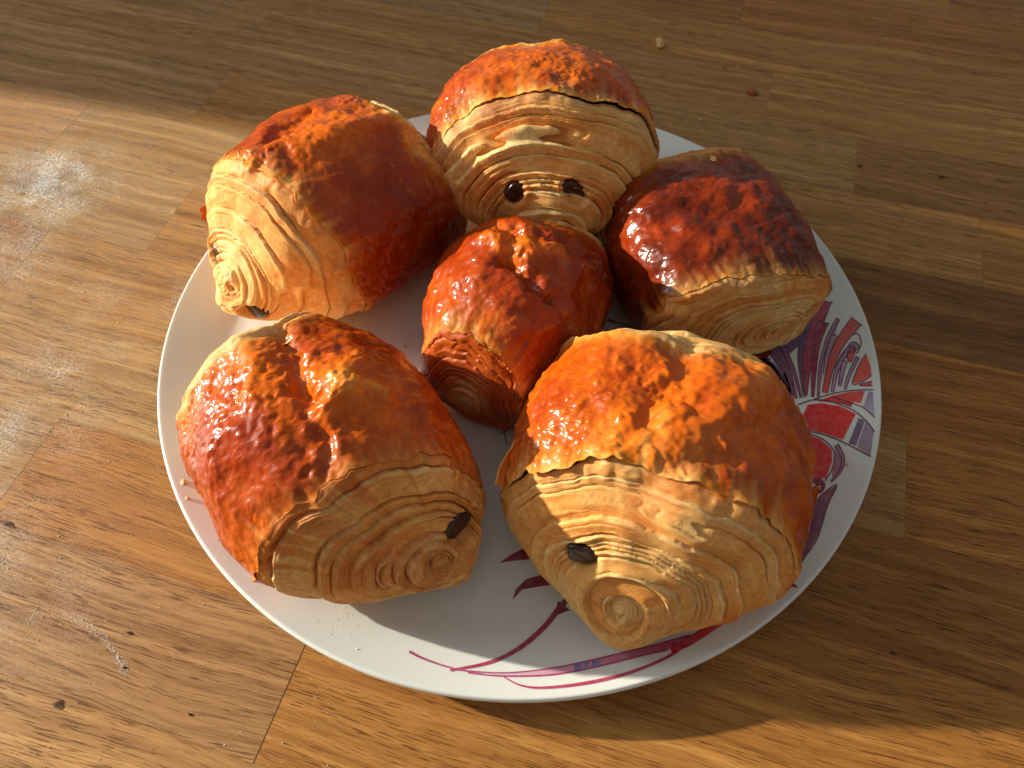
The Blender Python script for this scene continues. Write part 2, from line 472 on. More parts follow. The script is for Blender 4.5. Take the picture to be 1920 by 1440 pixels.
class Print:
    """collects printed fills and lines in photograph positions, laid on the dish"""
    def __init__(self, name): self.name, self.v, self.f, self.c = name, [], [], []
    def fill(self, pts, c0, c1=None, axis=None, lift=0.00008, curve=0):
        pts = np.asarray(pts, float)
        if curve: pts = catmull(np.vstack([pts, pts[:1]]), curve)[:-1]
        g = px_to_plate(pts)
        bm = bmesh.new(); vs = [bm.verts.new((x, y, 0)) for x, y in g]
        try: bm.faces.new(vs)
        except ValueError: bm.free(); return
        bmesh.ops.triangulate(bm, faces=bm.faces[:])
        for _ in range(6):
            es = [e_ for e_ in bm.edges if e_.calc_length() > 0.004]
            if not es: break
            bmesh.ops.subdivide_edges(bm, edges=es, cuts=1)
            bmesh.ops.triangulate(bm, faces=[f for f in bm.faces if len(f.verts) > 3])
        bm.normal_update(); bm.verts.index_update()
        co = np.array([v.co[:2] for v in bm.verts]); n0 = sum(len(a) for a in self.v)
        z = plate_z(np.hypot(co[:, 0], co[:, 1])) + lift
        self.v.append(np.column_stack([co, z]))
        for f in bm.faces:
            idx = [v.index + n0 for v in f.verts]
            if f.normal.z < 0: idx = idx[::-1]
            self.f.append(tuple(idx))
        bm.free()
        c0 = srgb(c0)
        if c1 is None: col = np.repeat(c0[None], len(co), 0)
        else:
            c1 = srgb(c1); a = px_to_plate([axis[0], axis[1]]); d = a[1] - a[0]
            t = np.clip(((co - a[0]) @ d) / (d @ d), 0, 1); col = c0 + (c1 - c0) * t[:, None]
        self.c.append(col)
    def line(self, pts, w, c0, c1=None, lift=0.00014, n=8, w1=None, wm=None):
        p = catmull(pts, n); m = len(p)
        d = np.gradient(p, axis=0); d /= np.linalg.norm(d, axis=1)[:, None] + 1e-9
        nrm = np.stack([-d[:, 1], d[:, 0]], 1)
        t = np.linspace(0, 1, m)
        w1 = w if w1 is None else w1
        ww = (w + (w1 - w) * t) / 2
        if wm is not None: ww = np.interp(t, [0, 0.5, 1], [w, wm, w1]) / 2
        A = px_to_plate(p + nrm * ww[:, None]); B = px_to_plate(p); C = px_to_plate(p - nrm * ww[:, None])
        n0 = sum(len(a) for a in self.v)
        co = np.stack([A, B, C], 1).reshape(-1, 2)
        self.v.append(np.column_stack([co, plate_z(np.hypot(co[:, 0], co[:, 1])) + lift]))
        for i in range(m - 1):
            for k in (0, 1):
                a = n0 + i * 3 + k
                self.f.append((a, a + 1, a + 4, a + 3))
        c0 = srgb(c0); c1 = c0 if c1 is None else srgb(c1)
        self.c.append(c0 + (c1 - c0) * np.repeat(t, 3)[:, None])
    def build(self):
        return mesh_obj(self.name, np.vstack(self.v), self.f, INK, plate, attrs={'ink': np.vstack(self.c)})

def z7(*p): return [(1380 + x / 3.272, 520 + y / 3.272) for x, y in p]
def z8(*p): return [(740 + x / 2.4, 980 + y / 2.4) for x, y in p]
def z9(*p): return [(1280 + x / 3.0, 960 + y / 3.0) for x, y in p]
OUT, MAG, RED, MAU, LAV, CRIM = (105, 40, 75), (150, 40, 90), (236, 24, 22), (160, 130, 160), (205, 165, 205), (150, 20, 55)

pr = Print('printed_flower')
def petal(spine, w0, w1, c0, c1, outline=True, lw=2.0):
    """a tapering petal along a spine (base -> tip), w in px"""
    p = catmull(z7(*spine), 6); d = np.gradient(p, axis=0); d /= np.linalg.norm(d, axis=1)[:, None]
    n = np.stack([-d[:, 1], d[:, 0]], 1); w = np.linspace(w0, w1 * 1.3, len(p))[:, None] / 2
    L, Rr = p + n * w, p - n * w
    if c0 is not None: pr.fill(np.vstack([L, Rr[::-1]]), c0, c1, (p[0], p[-1]))
    if outline: pr.line(np.vstack([L[::3], L[-1:], Rr[-1:], Rr[::-3]]), lw, OUT, n=3)
petal([(420, 735), (395, 500), (425, 330), (450, 180)], 4, 16, (120, 80, 130), (70, 60, 120))
petal([(425, 725), (430, 560), (455, 380), (525, 140)], 6, 28, (165, 20, 85), (190, 70, 95))
petal([(470, 735), (478, 560), (495, 400), (535, 275)], 4, 15, (165, 25, 90), (165, 35, 60))
petal([(505, 735), (515, 560), (560, 380), (625, 258)], 3, 5, LAV, MAU)
petal([(545, 590), (560, 480), (600, 355)], 5, 8, (235, 225, 230), (225, 205, 215))
petal([(545, 710), (580, 540), (640, 400), (738, 270)], 9, 17, (232, 85, 65), (215, 85, 80))
petal([(590, 705), (615, 580), (665, 480), (720, 410), (745, 440)], 5, 8, LAV, MAU)
petal([(635, 668), (648, 590), (668, 515)], 5, 7, MAU, LAV)
petal([(668, 690), (690, 610), (745, 492)], 4, 5, LAV, MAU)
for a, b_ in (((250, 430), (372, 745)), ((285, 425), (398, 742)), ((215, 450), (350, 745)), ((150, 480), (335, 720)), ((185, 520), (318, 690))):
    petal([b_, ((a[0] + b_[0]) / 2 + 14, (a[1] + b_[1]) / 2 - 6), a], 3, 7, (165, 70, 120), (125, 90, 140))
pr.fill(z7((170, 560), (225, 520), (275, 575), (225, 640)), (40, 60, 150), (120, 130, 190), (z7((170, 560))[0], z7((270, 590))[0]))
pr.fill(z7((60, 420), (150, 440), (215, 505), (160, 545), (70, 500)), (90, 85, 120), (140, 130, 165), (z7((60, 430))[0], z7((200, 520))[0]))
pr.fill(z7((300, 420), (345, 380), (365, 300), (400, 270), (385, 420), (330, 470)), (60, 50, 110), (110, 60, 110), (z7((350, 300))[0], z7((340, 460))[0]))
pr.fill(z7((255, 640), (300, 580), (345, 640), (365, 730), (335, 735)), (190, 120, 170), (170, 70, 130), (z7((270, 620))[0], z7((360, 720))[0]))
pr.line(z7((715, 355), (745, 345), (768, 400), (745, 460), (728, 455)), 2.2, OUT)
pr.line(z7((600, 560), (650, 470), (700, 420), (735, 435)), 1.8, OUT)
pr.fill(z7((700, 430), (722, 450), (718, 495), (700, 520), (684, 495), (688, 455)), (214, 80, 70), curve=4)
pr.line(z7((700, 428), (724, 450), (718, 497), (700, 522), (682, 495), (688, 452), (700, 428)), 1.8, OUT)
pr.fill(z7((800, 475), (828, 555), (830, 600), (780, 635), (712, 655), (735, 585), (770, 510)), (232, 84, 66))
pr.line(z7((800, 470), (760, 525), (712, 655), (775, 640), (832, 603)), 2.0, OUT, n=3)
pr.fill(z7((832, 640), (752, 662), (832, 668)), (222, 60, 60)); pr.line(z7((836, 636), (752, 662), (836, 668)), 1.8, OUT, n=3)
pr.fill(z7((500, 760), (590, 727), (700, 703), (792, 696), (765, 772), (720, 765), (705, 790), (640, 775), (560, 766)), RED, (230, 70, 60), (z7((500, 760))[0], z7((780, 720))[0]))
pr.fill(z7((812, 700), (838, 704), (850, 852), (782, 795)), (150, 140, 170), (190, 185, 205), (z7((812, 720))[0], z7((840, 840))[0]))
pr.fill(z7((440, 782), (520, 772), (640, 790), (735, 838), (655, 998), (550, 960), (452, 935), (410, 850)), (222, 14, 18), (238, 32, 24), (z7((430, 880))[0], z7((700, 920))[0]))
pr.fill(z7((752, 862), (790, 880), (735, 1035), (690, 1018)), (120, 95, 130))
pr.fill(z7((796, 884), (845, 945), (825, 1098), (742, 1040)), (165, 140, 165))
pr.line(z7((380, 782), (480, 752), (600, 768), (720, 818), (800, 885), (848, 948)), 2.4, OUT)
pr.line(z7((440, 942), (560, 972), (690, 1028), (826, 1101)), 2.6, OUT)
pr.line(z7((480, 748), (600, 712), (720, 694), (845, 690)), 2.2, OUT)
pr.line(z7((610, 737), (700, 770), (780, 800), (850, 860)), 2.0, OUT); pr.line(z7((612, 738), (670, 780), (706, 792), (690, 768)), 1.6, OUT)
pr.fill(z7((446, 965), (520, 995), (585, 1055), (592, 1120), (552, 1232), (440, 1236)), (222, 12, 16), (236, 40, 30), (z7((450, 1100))[0], z7((590, 1120))[0]))
pr.line(z7((446, 956), (540, 1000), (602, 1075), (592, 1170), (545, 1250)), 2.4, OUT)
petal([(582, 1255), (640, 1185), (655, 1110), (618, 1032)], 3, 6, (190, 110, 130), MAU)
pr.fill(z7((440, 1235), (500, 1225), (545, 1260), (540, 1305), (500, 1330), (440, 1310)), (140, 15, 40), curve=4)
pr.fill(z7((462, 1268), (482, 1262), (486, 1282), (468, 1288)), (225, 215, 215), lift=0.00016); pr.fill(z7((495, 1282), (520, 1278), (516, 1302), (494, 1304)), (225, 215, 215), lift=0.00016)
pr.fill(z7((618, 1275), (575, 1370), (530, 1480), (450, 1480), (470, 1400), (545, 1320)), (150, 85, 110), (120, 70, 100), (z7((610, 1290))[0], z7((480, 1460))[0]))
pr.line(z7((450, 1480), (475, 1395), (545, 1318), (620, 1272), (575, 1370), (530, 1480)), 2.2, OUT, n=4)
pr.build()

pr = Print('printed_stem')
pr.fill(z9((735, -40), (815, -40), (795, 40), (755, 140), (690, 250), (600, 372), (500, 470), (415, 542), (430, 510), (480, 440), (560, 360), (632, 232), (690, 118), (718, 30)), (130, 75, 105), (160, 60, 90), (z9((760, 0))[0], z9((430, 530))[0]))
pr.line(z9((718, -30), (700, 90), (640, 220), (560, 320), (450, 420)), 2.4, OUT); pr.line(z9((812, -30), (760, 140), (690, 250), (600, 372), (480, 482), (415, 542)), 2.4, OUT)
pr.fill(z9((555, 250), (585, 320), (602, 382), (652, 427), (545, 408), (425, 395), (440, 340)), CRIM, lift=0.00018)
pr.fill(z9((448, 448), (415, 542), (372, 534), (285, 598), (200, 650), (60, 745), (-60, 800), (-70, 770), (60, 690), (200, 590), (330, 500)), (222, 60, 40), (200, 30, 50), (z9((430, 480))[0], z9((-50, 780))[0]))
pr.line(z9((450, 442), (330, 500), (200, 590), (60, 690), (-60, 760)), 2.2, CRIM)
pr.fill(z8((330, 668), (480, 676), (700, 656), (900, 615), (1050, 580), (1180, 548), (1330, 505), (1360, 512), (1230, 572), (1100, 601), (900, 650), (700, 684), (480, 689)), (222, 190, 218), (190, 60, 110), (z8((420, 680))[0], z8((1250, 540))[0]))
for s in ((812, 632, 850, 626, 838, 668, 806, 674), (856, 625, 880, 620, 868, 660, 846, 664), (888, 618, 930, 612, 915, 650, 884, 655)):
    pr.fill(z8(*[(s[i], s[i + 1]) for i in range(0, 8, 2)]), (90, 90, 165), (150, 140, 195), (z8((s[0], s[1]))[0], z8((s[4], s[5]))[0]), lift=0.00012)
pr.line(z8((250, 660), (480, 676), (700, 656), (900, 615), (1050, 580), (1180, 548), (1330, 505)), 2.0, (170, 50, 100), w1=3.5)
pr.line(z8((330, 676), (480, 690), (700, 685), (900, 650), (1100, 601), (1230, 572)), 2.2, (180, 50, 105), w1=3.5)
pr.line(z8((66, 580), (130, 612), (250, 652), (400, 682)), 5.0, (165, 55, 105), (200, 80, 140), w1=2.4)
pr.line(z8((250, 665), (430, 628), (560, 565), (670, 472), (745, 380), (790, 330)), 4.5, (190, 45, 100), (110, 15, 45), w1=12, wm=9.5)
pr.fill(z8((735, 352), (790, 395), (770, 400), (720, 420)), (120, 20, 50))
pr.line(z8((490, 694), (560, 730), (650, 743), (800, 731), (960, 702), (1100, 660), (1240, 598), (1345, 525)), 2.0, (200, 60, 115), (170, 35, 80), w1=5.0, wm=6.5)
pr.build()
pr = Print('printed_leaf')
pr.fill(z8((472, 182), (515, 150), (580, 115), (640, 140), (600, 166), (530, 172)), (140, 20, 60))
pr.build()
pr = Print('printed_leaf')
pr.fill(z8((530, 350), (545, 300), (590, 255), (660, 235), (700, 280), (640, 290), (575, 300)), (135, 20, 55))
pr.build()
pr = Print('printed_sprig')
pr.line([(1140, 600), (1180, 612), (1240, 640), (1300, 655)], 3.0, (140, 60, 100), (120, 70, 110)); pr.line([(1128, 596), (1150, 606), (1182, 620), (1230, 650)], 1.6, OUT)
pr.build()
pr = Print('printed_sprig')
pr.line([(950, 835), (945, 800), (952, 775)], 2.2, (150, 60, 60)); pr.line([(985, 780), (960, 800), (935, 815)], 2.0, (150, 70, 70))
pr.build()
# ------------------------------------------------------------------ pastry materials
def make_crust():
    m, nt, bs = new_mat('egg_washed_crust'); b = NB(nt)
    tint = b.n('ShaderNodeAttribute', attribute_name='tint').outputs['Color']
    glaze = b.n('ShaderNodeAttribute', attribute_name='glaze').outputs['Fac']
    tc = b.n('ShaderNodeTexCoord').outputs['Object']
    n1 = b.noise(tc, 520, 5, 0.65); n2 = b.noise(tc, 1900, 3, 0.6); n3 = b.noise(tc, 190, 4, 0.6, 0.6)
    col = b.mix(b.rng(n1, 0.34, 0.68, 0.0, 1.0), b.mix(1.0, tint, (0.85, 0.78, 0.70), 'MULTIPLY'), b.mix(1.0, tint, (1.14, 1.14, 1.1), 'MULTIPLY'))
    col = b.mix(b.rng(n3, 0.55, 0.75, 0.0, 0.30), col, b.mix(1.0, col, (1.4, 1.5, 1.4), 'MULTIPLY'))
    b.l(col, bs.inputs['Base Color'])
    b.l(b.rng(glaze, 0, 1, 0.62, 0.42), bs.inputs['Roughness'])
    bs.inputs['Specular IOR Level'].default_value = 0.10
    b.l(b.math('MULTIPLY', glaze, b.rng(n3, 0.3, 0.62, 0.95, 0.35)), bs.inputs['Coat Weight'])
    b.l(b.rng(n1, 0.3, 0.7, 0.07, 0.18), bs.inputs['Coat Roughness'])
    bs.inputs['Coat IOR'].default_value = 1.5
    bs.inputs['Subsurface Weight'].default_value = 0.10
    bs.inputs['Subsurface Radius'].default_value = (1.0, 0.35, 0.1)
    bs.inputs['Subsurface Scale'].default_value = 0.0025
    h = b.math('ADD', b.math('MULTIPLY', n1, 0.7), b.math('MULTIPLY', n2, 0.22))
    b.l(b.bump(h, 0.32, 0.0005), bs.inputs['Normal'])
    b.l(b.bump(n1, 0.17, 0.0005), bs.inputs['Coat Normal'])
    return m
def make_dough():
    m, nt, bs = new_mat('flaky_layers'); b = NB(nt)
    tint = b.n('ShaderNodeAttribute', attribute_name='tint').outputs['Color']
    glaze = b.n('ShaderNodeAttribute', attribute_name='glaze').outputs['Fac']
    lam = b.n('ShaderNodeAttribute', attribute_name='lam').outputs['Fac']
    tc = b.n('ShaderNodeTexCoord').outputs['Object']
    n1 = b.noise(tc, 420, 5, 0.65); n2 = b.noise(tc, 2200, 3, 0.6)
    # fine lamination lines follow the rolled sheets
    cmb = b.n('ShaderNodeCombineXYZ'); b.l(lam, cmb.inputs[0])
    dist = b.noise(tc, 120, 3)
    b.l(b.math('MULTIPLY', dist, 0.9), cmb.inputs[1])
    fl = b.noise(cmb.outputs[0], 15.0, 4, 0.75)
    col = b.mix(b.rng(n1, 0.32, 0.68, 0.0, 1.0), b.mix(1.0, tint, (0.84, 0.76, 0.66), 'MULTIPLY'), b.mix(1.0, tint, (1.12, 1.14, 1.16), 'MULTIPLY'))
    col = b.mix(b.rng(fl, 0.50, 0.62, 0.0, 0.7), col, b.mix(1.0, tint, (0.76, 0.55, 0.36), 'MULTIPLY'))
    b.l(col, bs.inputs['Base Color'])
    b.l(b.rng(glaze, 0, 1, 0.66, 0.30), bs.inputs['Roughness'])
    bs.inputs['Specular IOR Level'].default_value = 0.32
    bs.inputs['Subsurface Weight'].default_value = 0.30
    bs.inputs['Subsurface Radius'].default_value = (1.0, 0.5, 0.2)
    bs.inputs['Subsurface Scale'].default_value = 0.0018
    h = b.math('ADD', b.math('MULTIPLY', n1, 0.5), b.math('MULTIPLY', n2, 0.25))
    h = b.math('ADD', h, b.math('MULTIPLY', fl, 1.6))
    b.l(b.bump(h, 0.42, 0.0004), bs.inputs['Normal'])
    return m
def make_choc():
    m, nt, bs = new_mat('dark_chocolate'); b = NB(nt)
    tc = b.n('ShaderNodeTexCoord').outputs['Object']
    n = b.noise(tc, 500, 4)
    b.l(b.ramp(n, [(0.3, (0.022, 0.008, 0.006)), (0.75, (0.06, 0.022, 0.018))]), bs.inputs['Base Color'])
    bs.inputs['Roughness'].default_value = 0.22
    b.l(b.bump(n, 0.35, 0.0006), bs.inputs['Normal'])
    return m
CRUST, DOUGH, CHOC = make_crust(), make_dough(), make_choc()

C_DARK = np.array([0.115, 0.011, 0.0013]); C_RED = np.array([0.36, 0.040, 0.0018]); C_ORG = np.array([0.70, 0.138, 0.0035]); C_GOLD = np.array([0.80, 0.32, 0.038])
C_CREAM = np.array([0.89, 0.51, 0.165]); C_PALE = np.array([0.91, 0.67, 0.31]); C_TAN = np.array([0.86, 0.39, 0.095]); C_BAKE = np.array([0.66, 0.18, 0.024])

def spow(a, p): return np.sign(a) * np.abs(a) ** p

def seg_dist(x, y, pts):
    d = np.full(x.shape, 9.0)
    for (x0, y0), (x1, y1) in zip(pts[:-1], pts[1:]):
        vx, vy = x1 - x0, y1 - y0
        t = np.clip(((x - x0) * vx + (y - y0) * vy) / (vx * vx + vy * vy), 0, 1)
        d = np.minimum(d, np.hypot(x - x0 - vx * t, y - y0 - vy * t))
    return d

def make_pastry(S):
    """one chocolate pastry. Local axes: x across the roll, -y towards the end seen in the photograph, z up (base on z = 0)."""
    sd = S['seed']; L, W, H = S['L'], S['W'], S['H']
    root = empty('pain_au_chocolat', S['loc'], S['rot'])
    tag(root, S['label'], 'pastry', 'chocolate pastries piled on the plate')
    zc = S.get('zc', 0.40) * H
    ex, ezt, ezb = S.get('ex', 0.93), S.get('ez', 0.98), 0.75
    # angles around the roll at even spacing along the outline, fewer underneath
    NV = 360
    vf = np.linspace(0, 2 * math.pi, 4001)
    xf = W / 2 * spow(np.cos(vf), ex); sf = np.sin(vf)
    zf = np.where(sf >= 0, zc + (H - zc) * spow(sf, ezt), zc + zc * spow(sf, ezb))
    seg = np.hypot(np.diff(xf), np.diff(zf)) * np.where(0.5 * (sf[1:] + sf[:-1]) < -0.55, 0.25, 1.0)
    cum = np.concatenate([[0], np.cumsum(seg)])
    v = np.interp(np.linspace(0, cum[-1], NV, endpoint=False), cum, vf)
    cv, sv = np.cos(v), np.sin(v)
    asym = S.get('lean', 0.0)

    def section(y):
        """outline of the roll at station y (arrays broadcast with v)"""
        t = y / (L / 2)
        k = 1 - S.get('taper', 0.32) * np.abs(t) ** 2.1
        kz = 1 - S.get('taperz', 0.40) * np.abs(t) ** 2.1 + S.get('slope', 0.0) * t
        x = W / 2 * k * spow(cv, ex)
        z = np.where(sv >= 0, zc + ((H - zc) * kz) * spow(sv, ezt), zc + zc * spow(sv, ezb))
        x = x + asym * (z - zc)
        return x, z

    # crust edges, wavy; the crust is shorter on top than at the sides
    def edge(sign, d, smooth=False):
        w = d['side'] - d['top'] * np.clip(sv, 0, 1) ** 1.4 + d.get('skew', 0.0) * cv
        n1 = 0.0030 * fbm(cv * 1.6 + 5, sv * 1.6, sd * 1.7 + sign, sd, 2)
        n = n1 + 0.0018 * fbm(cv * 7, sv * 7, sd + sign, sd + 5, 3)
        return sign * (w * L / 2) + (n1 if smooth else n)
    near, far = S['near'], S.get('far', dict(side=0.86, top=0.22))
    yn, yf = edge(-1, near), edge(1, far)
    lobes = S.get('features', [])

    def feature_height(x, y, z):
        wx = 0.0030 * fbm(x * 160, y * 160, z * 160, sd + 31, 3); wy = 0.0030 * fbm(x * 160 + 9, y * 160, z * 160, sd + 37, 3)
        hsum = np.zeros(x.shape); lum = np.zeros(x.shape)
        for kind, pts, wid, amp in lobes:
            d = seg_dist(x + wx, y + wy, pts)
            g = np.exp(-(d / wid) ** 2)
            hsum += amp * g * (1 if kind == 'ridge' else -1) * np.clip(z / H * 1.6 - 0.3, 0, 1)
            lum += (0.8 if kind == 'ridge' else 0.15) * g
        return hsum, lum

    def lumps(x, y, z, km=1.0):
        big = 0.0022 * fbm(x * 38, y * 38, z * 38, sd, 3)
        mid = 0.0009 * fbm(x * 130, y * 130, z * 130, sd + 3, 3)
        return big + km * mid

    # ---------------- crust
    NU = S.get('NU', 330)
    jj = np.linspace(0, 1, NU)
    Y = yn[None] + (yf - yn)[None] * jj[:, None]
    X, Z = section(Y)
    P = np.stack([X, Y, Z], -1)
    dU = np.gradient(P, axis=0); dV = np.roll(P, -1, 1) - np.roll(P, 1, 1)
    N = np.cross(dU, dV); N /= np.linalg.norm(N, axis=-1, keepdims=True) + 1e-12
    if N[NU // 2, np.argmax(sv), 2] < 0: N = -N
    up = np.clip(Z / (0.22 * H), 0, 1)
    big = lumps(X, Y, Z)
    fh, flum = feature_height(X, Y, Z)
    # blisters: rounded little bumps, in fields
    sc = S.get('blister', 420.0)
    q = 0.0012
    wq = [q * fbm(X * 300 + i, Y * 300, Z * 300, sd + 50 + i, 2) for i in range(3)]
    wd = worley((X + wq[0]) * sc, (Y + wq[1]) * sc, (Z + wq[2]) * sc, sd + 60)
    wd2 = worley((X + wq[1]) * sc * 2.2, (Y + wq[2]) * sc * 2.2, (Z + wq[0]) * sc * 2.2, sd + 66)
    field = sstep(-0.15, 0.5, fbm(X * 45 + 3, Y * 45, Z * 45, sd + 70, 3) + S.get('bl_bias', 0.1))
    bl = np.clip(1 - wd / 0.62, 0, 1) ** 1.3
    wr = 1 - np.abs(fbm(X * 210, Y * 210, Z * 210, sd + 80, 4))
    ba = S.get('bl_amp', 0.0007)
    D = big * up + fh + field * (ba * bl + 0.18 * ba * np.clip(1 - wd2, 0, 1)) - 0.00042 * (wr - 0.6) * up
    # crust sheet stands a little proud of the layers; its rim lifts and is torn
    Et = np.minimum((Y - yn[None]), (yf[None] - Y))
    soft = S.get('soft', 0.0)
    lift = 0.00035 * (1 - 0.85 * soft) + 0.0012 * np.exp(-Et / 0.004) * np.clip(0.15 + 1.0 * vnoise(cv * 2.2, sv * 2.2, sd + 0.5, sd + 90), 0, 1)[None] * S.get('lip', 1.0)
    D = D + lift * np.clip(sv + 0.9, 0, 1)[None]
    P2 = P + N * D[..., None]
    # colour
    f = S['tone'] + 0.20 * fbm(X * 38, Y * 38, Z * 38, sd + 100, 3) + 0.10 * fbm(X * 170, Y * 170, Z * 170, sd + 110, 3)
    f = f + 0.16 * field * bl + 0.55 * np.clip(flum, 0, 1) * S.get('ridge_light', 0.5)
    f = f + S.get('front_light', 0.0) * sstep(0.3 * L, -0.45 * L, Y)
    side = 1 - sstep(0.03 * H, 0.30 * H, Z)
    f = f + 0.22 * side
    dark = sstep(0.15, 0.55, fbm(X * 30 + 7, Y * 30, Z * 30, sd + 120, 3)) * S.get('patch', 0.35)
    f = f - dark * (1 - side)
    f = np.clip(f, 0, 1)
    tint = mixc(mixc(mixc(C_DARK + 0 * P, C_RED, sstep(0, 0.33, f)), C_ORG, sstep(0.33, 0.66, f)), C_GOLD, sstep(0.70, 1.0, f))
    streak = fbm(cv * 22, sv * 22, 0.3 + 0 * cv, sd + 130, 3)[None] + 0.5 * fbm(X * 240, Y * 60, Z * 240, sd + 131, 2)
    en = S.get('fade', 0.007) * (1 + 0.9 * streak)
    edgef = np.exp(-np.clip(Y - yn[None], 0, 1) / np.clip(en, 0.0008, 1))
    edgef2 = np.exp(-np.clip(yf[None] - Y, 0, 1) / 0.002)
    cream = np.clip(np.maximum(edgef, edgef2) * 1.15, 0, 1) * S.get('fade_k', 0.9)
    tint = mixc(tint, mixc(C_GOLD + 0 * P, C_CREAM, sstep(-0.2, 0.5, streak)), cream)
    tint = mixc(tint, C_CREAM + 0 * P, 0.75 * (1 - sstep(0.02 * H, 0.13 * H, Z)))
    glaze = np.clip((1 - 1.2 * cream) * sstep(0.10 * H, 0.30 * H, Z), 0, 1)
    # torn rim: turn the sheet edge inwards so that it shows its thickness
    inner0 = P2[0] - N[0] * (0.0010 - 0.0007 * soft) + np.stack([0 * cv, np.full(NV, 0.0006), 0 * cv], -1)
    inner1 = P2[-1] - N[-1] * (0.0010 - 0.0007 * soft) - np.stack([0 * cv, np.full(NV, 0.0006), 0 * cv], -1)
    deep0 = P[3] - N[3] * 0.0015 + np.stack([0 * cv, np.full(NV, 0.004), 0 * cv], -1)
    deep1 = P[-4] - N[-4] * 0.0015 - np.stack([0 * cv, np.full(NV, 0.004), 0 * cv], -1)
    VV = np.concatenate([deep0[None], inner0[None], P2, inner1[None], deep1[None]])
    TT = np.concatenate([np.repeat(C_CREAM[None, None], NV, 1), np.repeat((C_PALE * (1 - soft) + C_BAKE * soft)[None, None], NV, 1), tint, np.repeat(C_PALE[None, None], NV, 1), np.repeat(C_CREAM[None, None], NV, 1)])
    GG = np.concatenate([np.zeros((2, NV)), glaze, np.zeros((2, NV))])
    VV[..., 2] = np.maximum(VV[..., 2], 0.0002)
    fc = grid_faces(len(VV), NV, True)[:, ::-1]
    mesh_obj('glazed_crust', VV.reshape(-1, 3), fc, CRUST, root, attrs={'tint': TT.reshape(-1, 3), 'glaze': GG.ravel()})

    # ---------------- the rolled ends
    def end(sign, d, rows):
        ye = edge(sign, d)
        nx, nz = d.get('nose', (0.0, 0.36 * H))
        ny = sign * (L / 2) * d.get('reach', 1.0)
        ta = np.concatenate([np.linspace(-0.16, 0, max(6, rows // 16), endpoint=False), np.linspace(0, 1, rows) ** 0.92])
        tau = ta[:, None]
        ys = edge(sign, d, True)
        yb = (ys + (ye - ys) * np.exp(-np.clip(tau, 0, 1) / 0.06)) - sign * np.clip(-tau, 0, 1) * 0.045
        x0, z0 = section(yb)
        a = np.clip(tau, 0, 1) * math.pi / 2
        m = d.get('cone', 0.25)
        sc_ = (1 - m) * np.cos(a) + m * (1 - np.clip(tau, 0, 1))
        ax_ = (1 - m) * np.sin(a) + m * np.clip(tau, 0, 1)
        X = nx + (x0 - nx) * sc_; Z = nz + (z0 - nz) * sc_
        Y = yb + (ny - yb) * ax_ * (tau > 0)
        P = np.stack([X, Y, Z], -1)
        dU = np.gradient(P, axis=0); dV = np.roll(P, -1, 1) - np.roll(P, 1, 1)
        N = np.cross(dU, dV); N /= np.linalg.norm(N, axis=-1, keepdims=True) + 1e-12
        chk = N[rows // 2 + 6]; out = chk[:, 1].mean() * sign
        if out < 0: N = -N
        # smooth the normals near the pole
        NL = d.get('layers', 10)
        # the sheets wind round their own heart, which need not be the tip
        lx, lz = d.get('heart', (nx, nz))
        i0 = int(np.argmin(np.abs(ta)))
        ba_ = np.arctan2(P[i0, :, 2] - lz, P[i0, :, 0] - lx); br = np.hypot(P[i0, :, 2] - lz, P[i0, :, 0] - lx)
        so = np.argsort(ba_); ba_, br = ba_[so], br[so]
        ba_ = np.concatenate([ba_ - 2 * math.pi, ba_, ba_ + 2 * math.pi]); br = np.concatenate([br, br, br])
        th = np.arctan2(Z - lz, X - lx); rad_ = np.hypot(Z - lz, X - lx)
        tl = 1 - rad_ / np.interp(th, ba_, br)
        cvb, svb = np.cos(th), np.sin(th)
        vn = ((th + math.pi / 2) % (2 * math.pi)) / (2 * math.pi)
        warp = 0.85 * fbm(X * 26, Z * 26, Y * 16, sd + 200, 2) + 0.05 * fbm(X * 200, Z * 200, Y * 90, sd + 210, 2)
        tt = np.where(tau > 0, np.clip(tl, 0, 1), np.clip(tau, -0.2, 0) + 0 * tl)
        sq = d.get('squash', 1.30)
        gt = tt + 0.045 * np.sin(2 * math.pi * (tt * 2.1 + 0.37 * sd)) + 0.025 * np.sin(2 * math.pi * (tt * 4.7 + 0.21 * sd))
        ph = NL * np.sign(gt) * np.abs(gt) ** sq + d.get('turns', 1.0) * vn + warp * 0.75 * d.get('rough', 1.0)
        k = np.floor(ph); fr = ph - k
        hk = _h(k.astype(np.int64) + 900, k.astype(np.int64) * 0 + 3, k.astype(np.int64) * 0, sd)
        hk2 = _h(k.astype(np.int64) + 300, k.astype(np.int64) * 0 + 5, k.astype(np.int64) * 0, sd + 1)
        # each sheet: its own offset that changes slowly around the roll
        o1 = vnoise(k * 7.31 + 0.4, cvb * 1.1 + k * 1.37 + 4.3, svb * 1.1 + k * 0.71, sd + 220)
        o2 = vnoise(k * 3.17 + 40.3, cvb * 3.1 + k * 2.11, svb * 3.1 + k * 1.73, sd + 230)
        ew = 0.10 + 0.12 * hk
        lip = np.where(fr < ew, (fr / ew) ** 0.6, 1 - 0.85 * np.clip((fr - ew) / (1 - ew), 0, 1) ** (0.6 + 0.9 * hk2))
        # secondary thin sheets inside each layer
        ph2 = ph * d.get('fine', 4.0) + 0.9 * warp + 0.4 * o1
        k2 = np.floor(ph2); f2 = ph2 - k2
        lip2 = np.where(f2 < 0.25, f2 / 0.25, 1 - ((f2 - 0.25) / 0.75))
        o3 = vnoise(k2 * 5.7 + 0.3, cvb * 2.6 + k2 * 1.9, svb * 2.6 + k2 * 0.83, sd + 240)
        amp = d.get('amp', 0.0011)
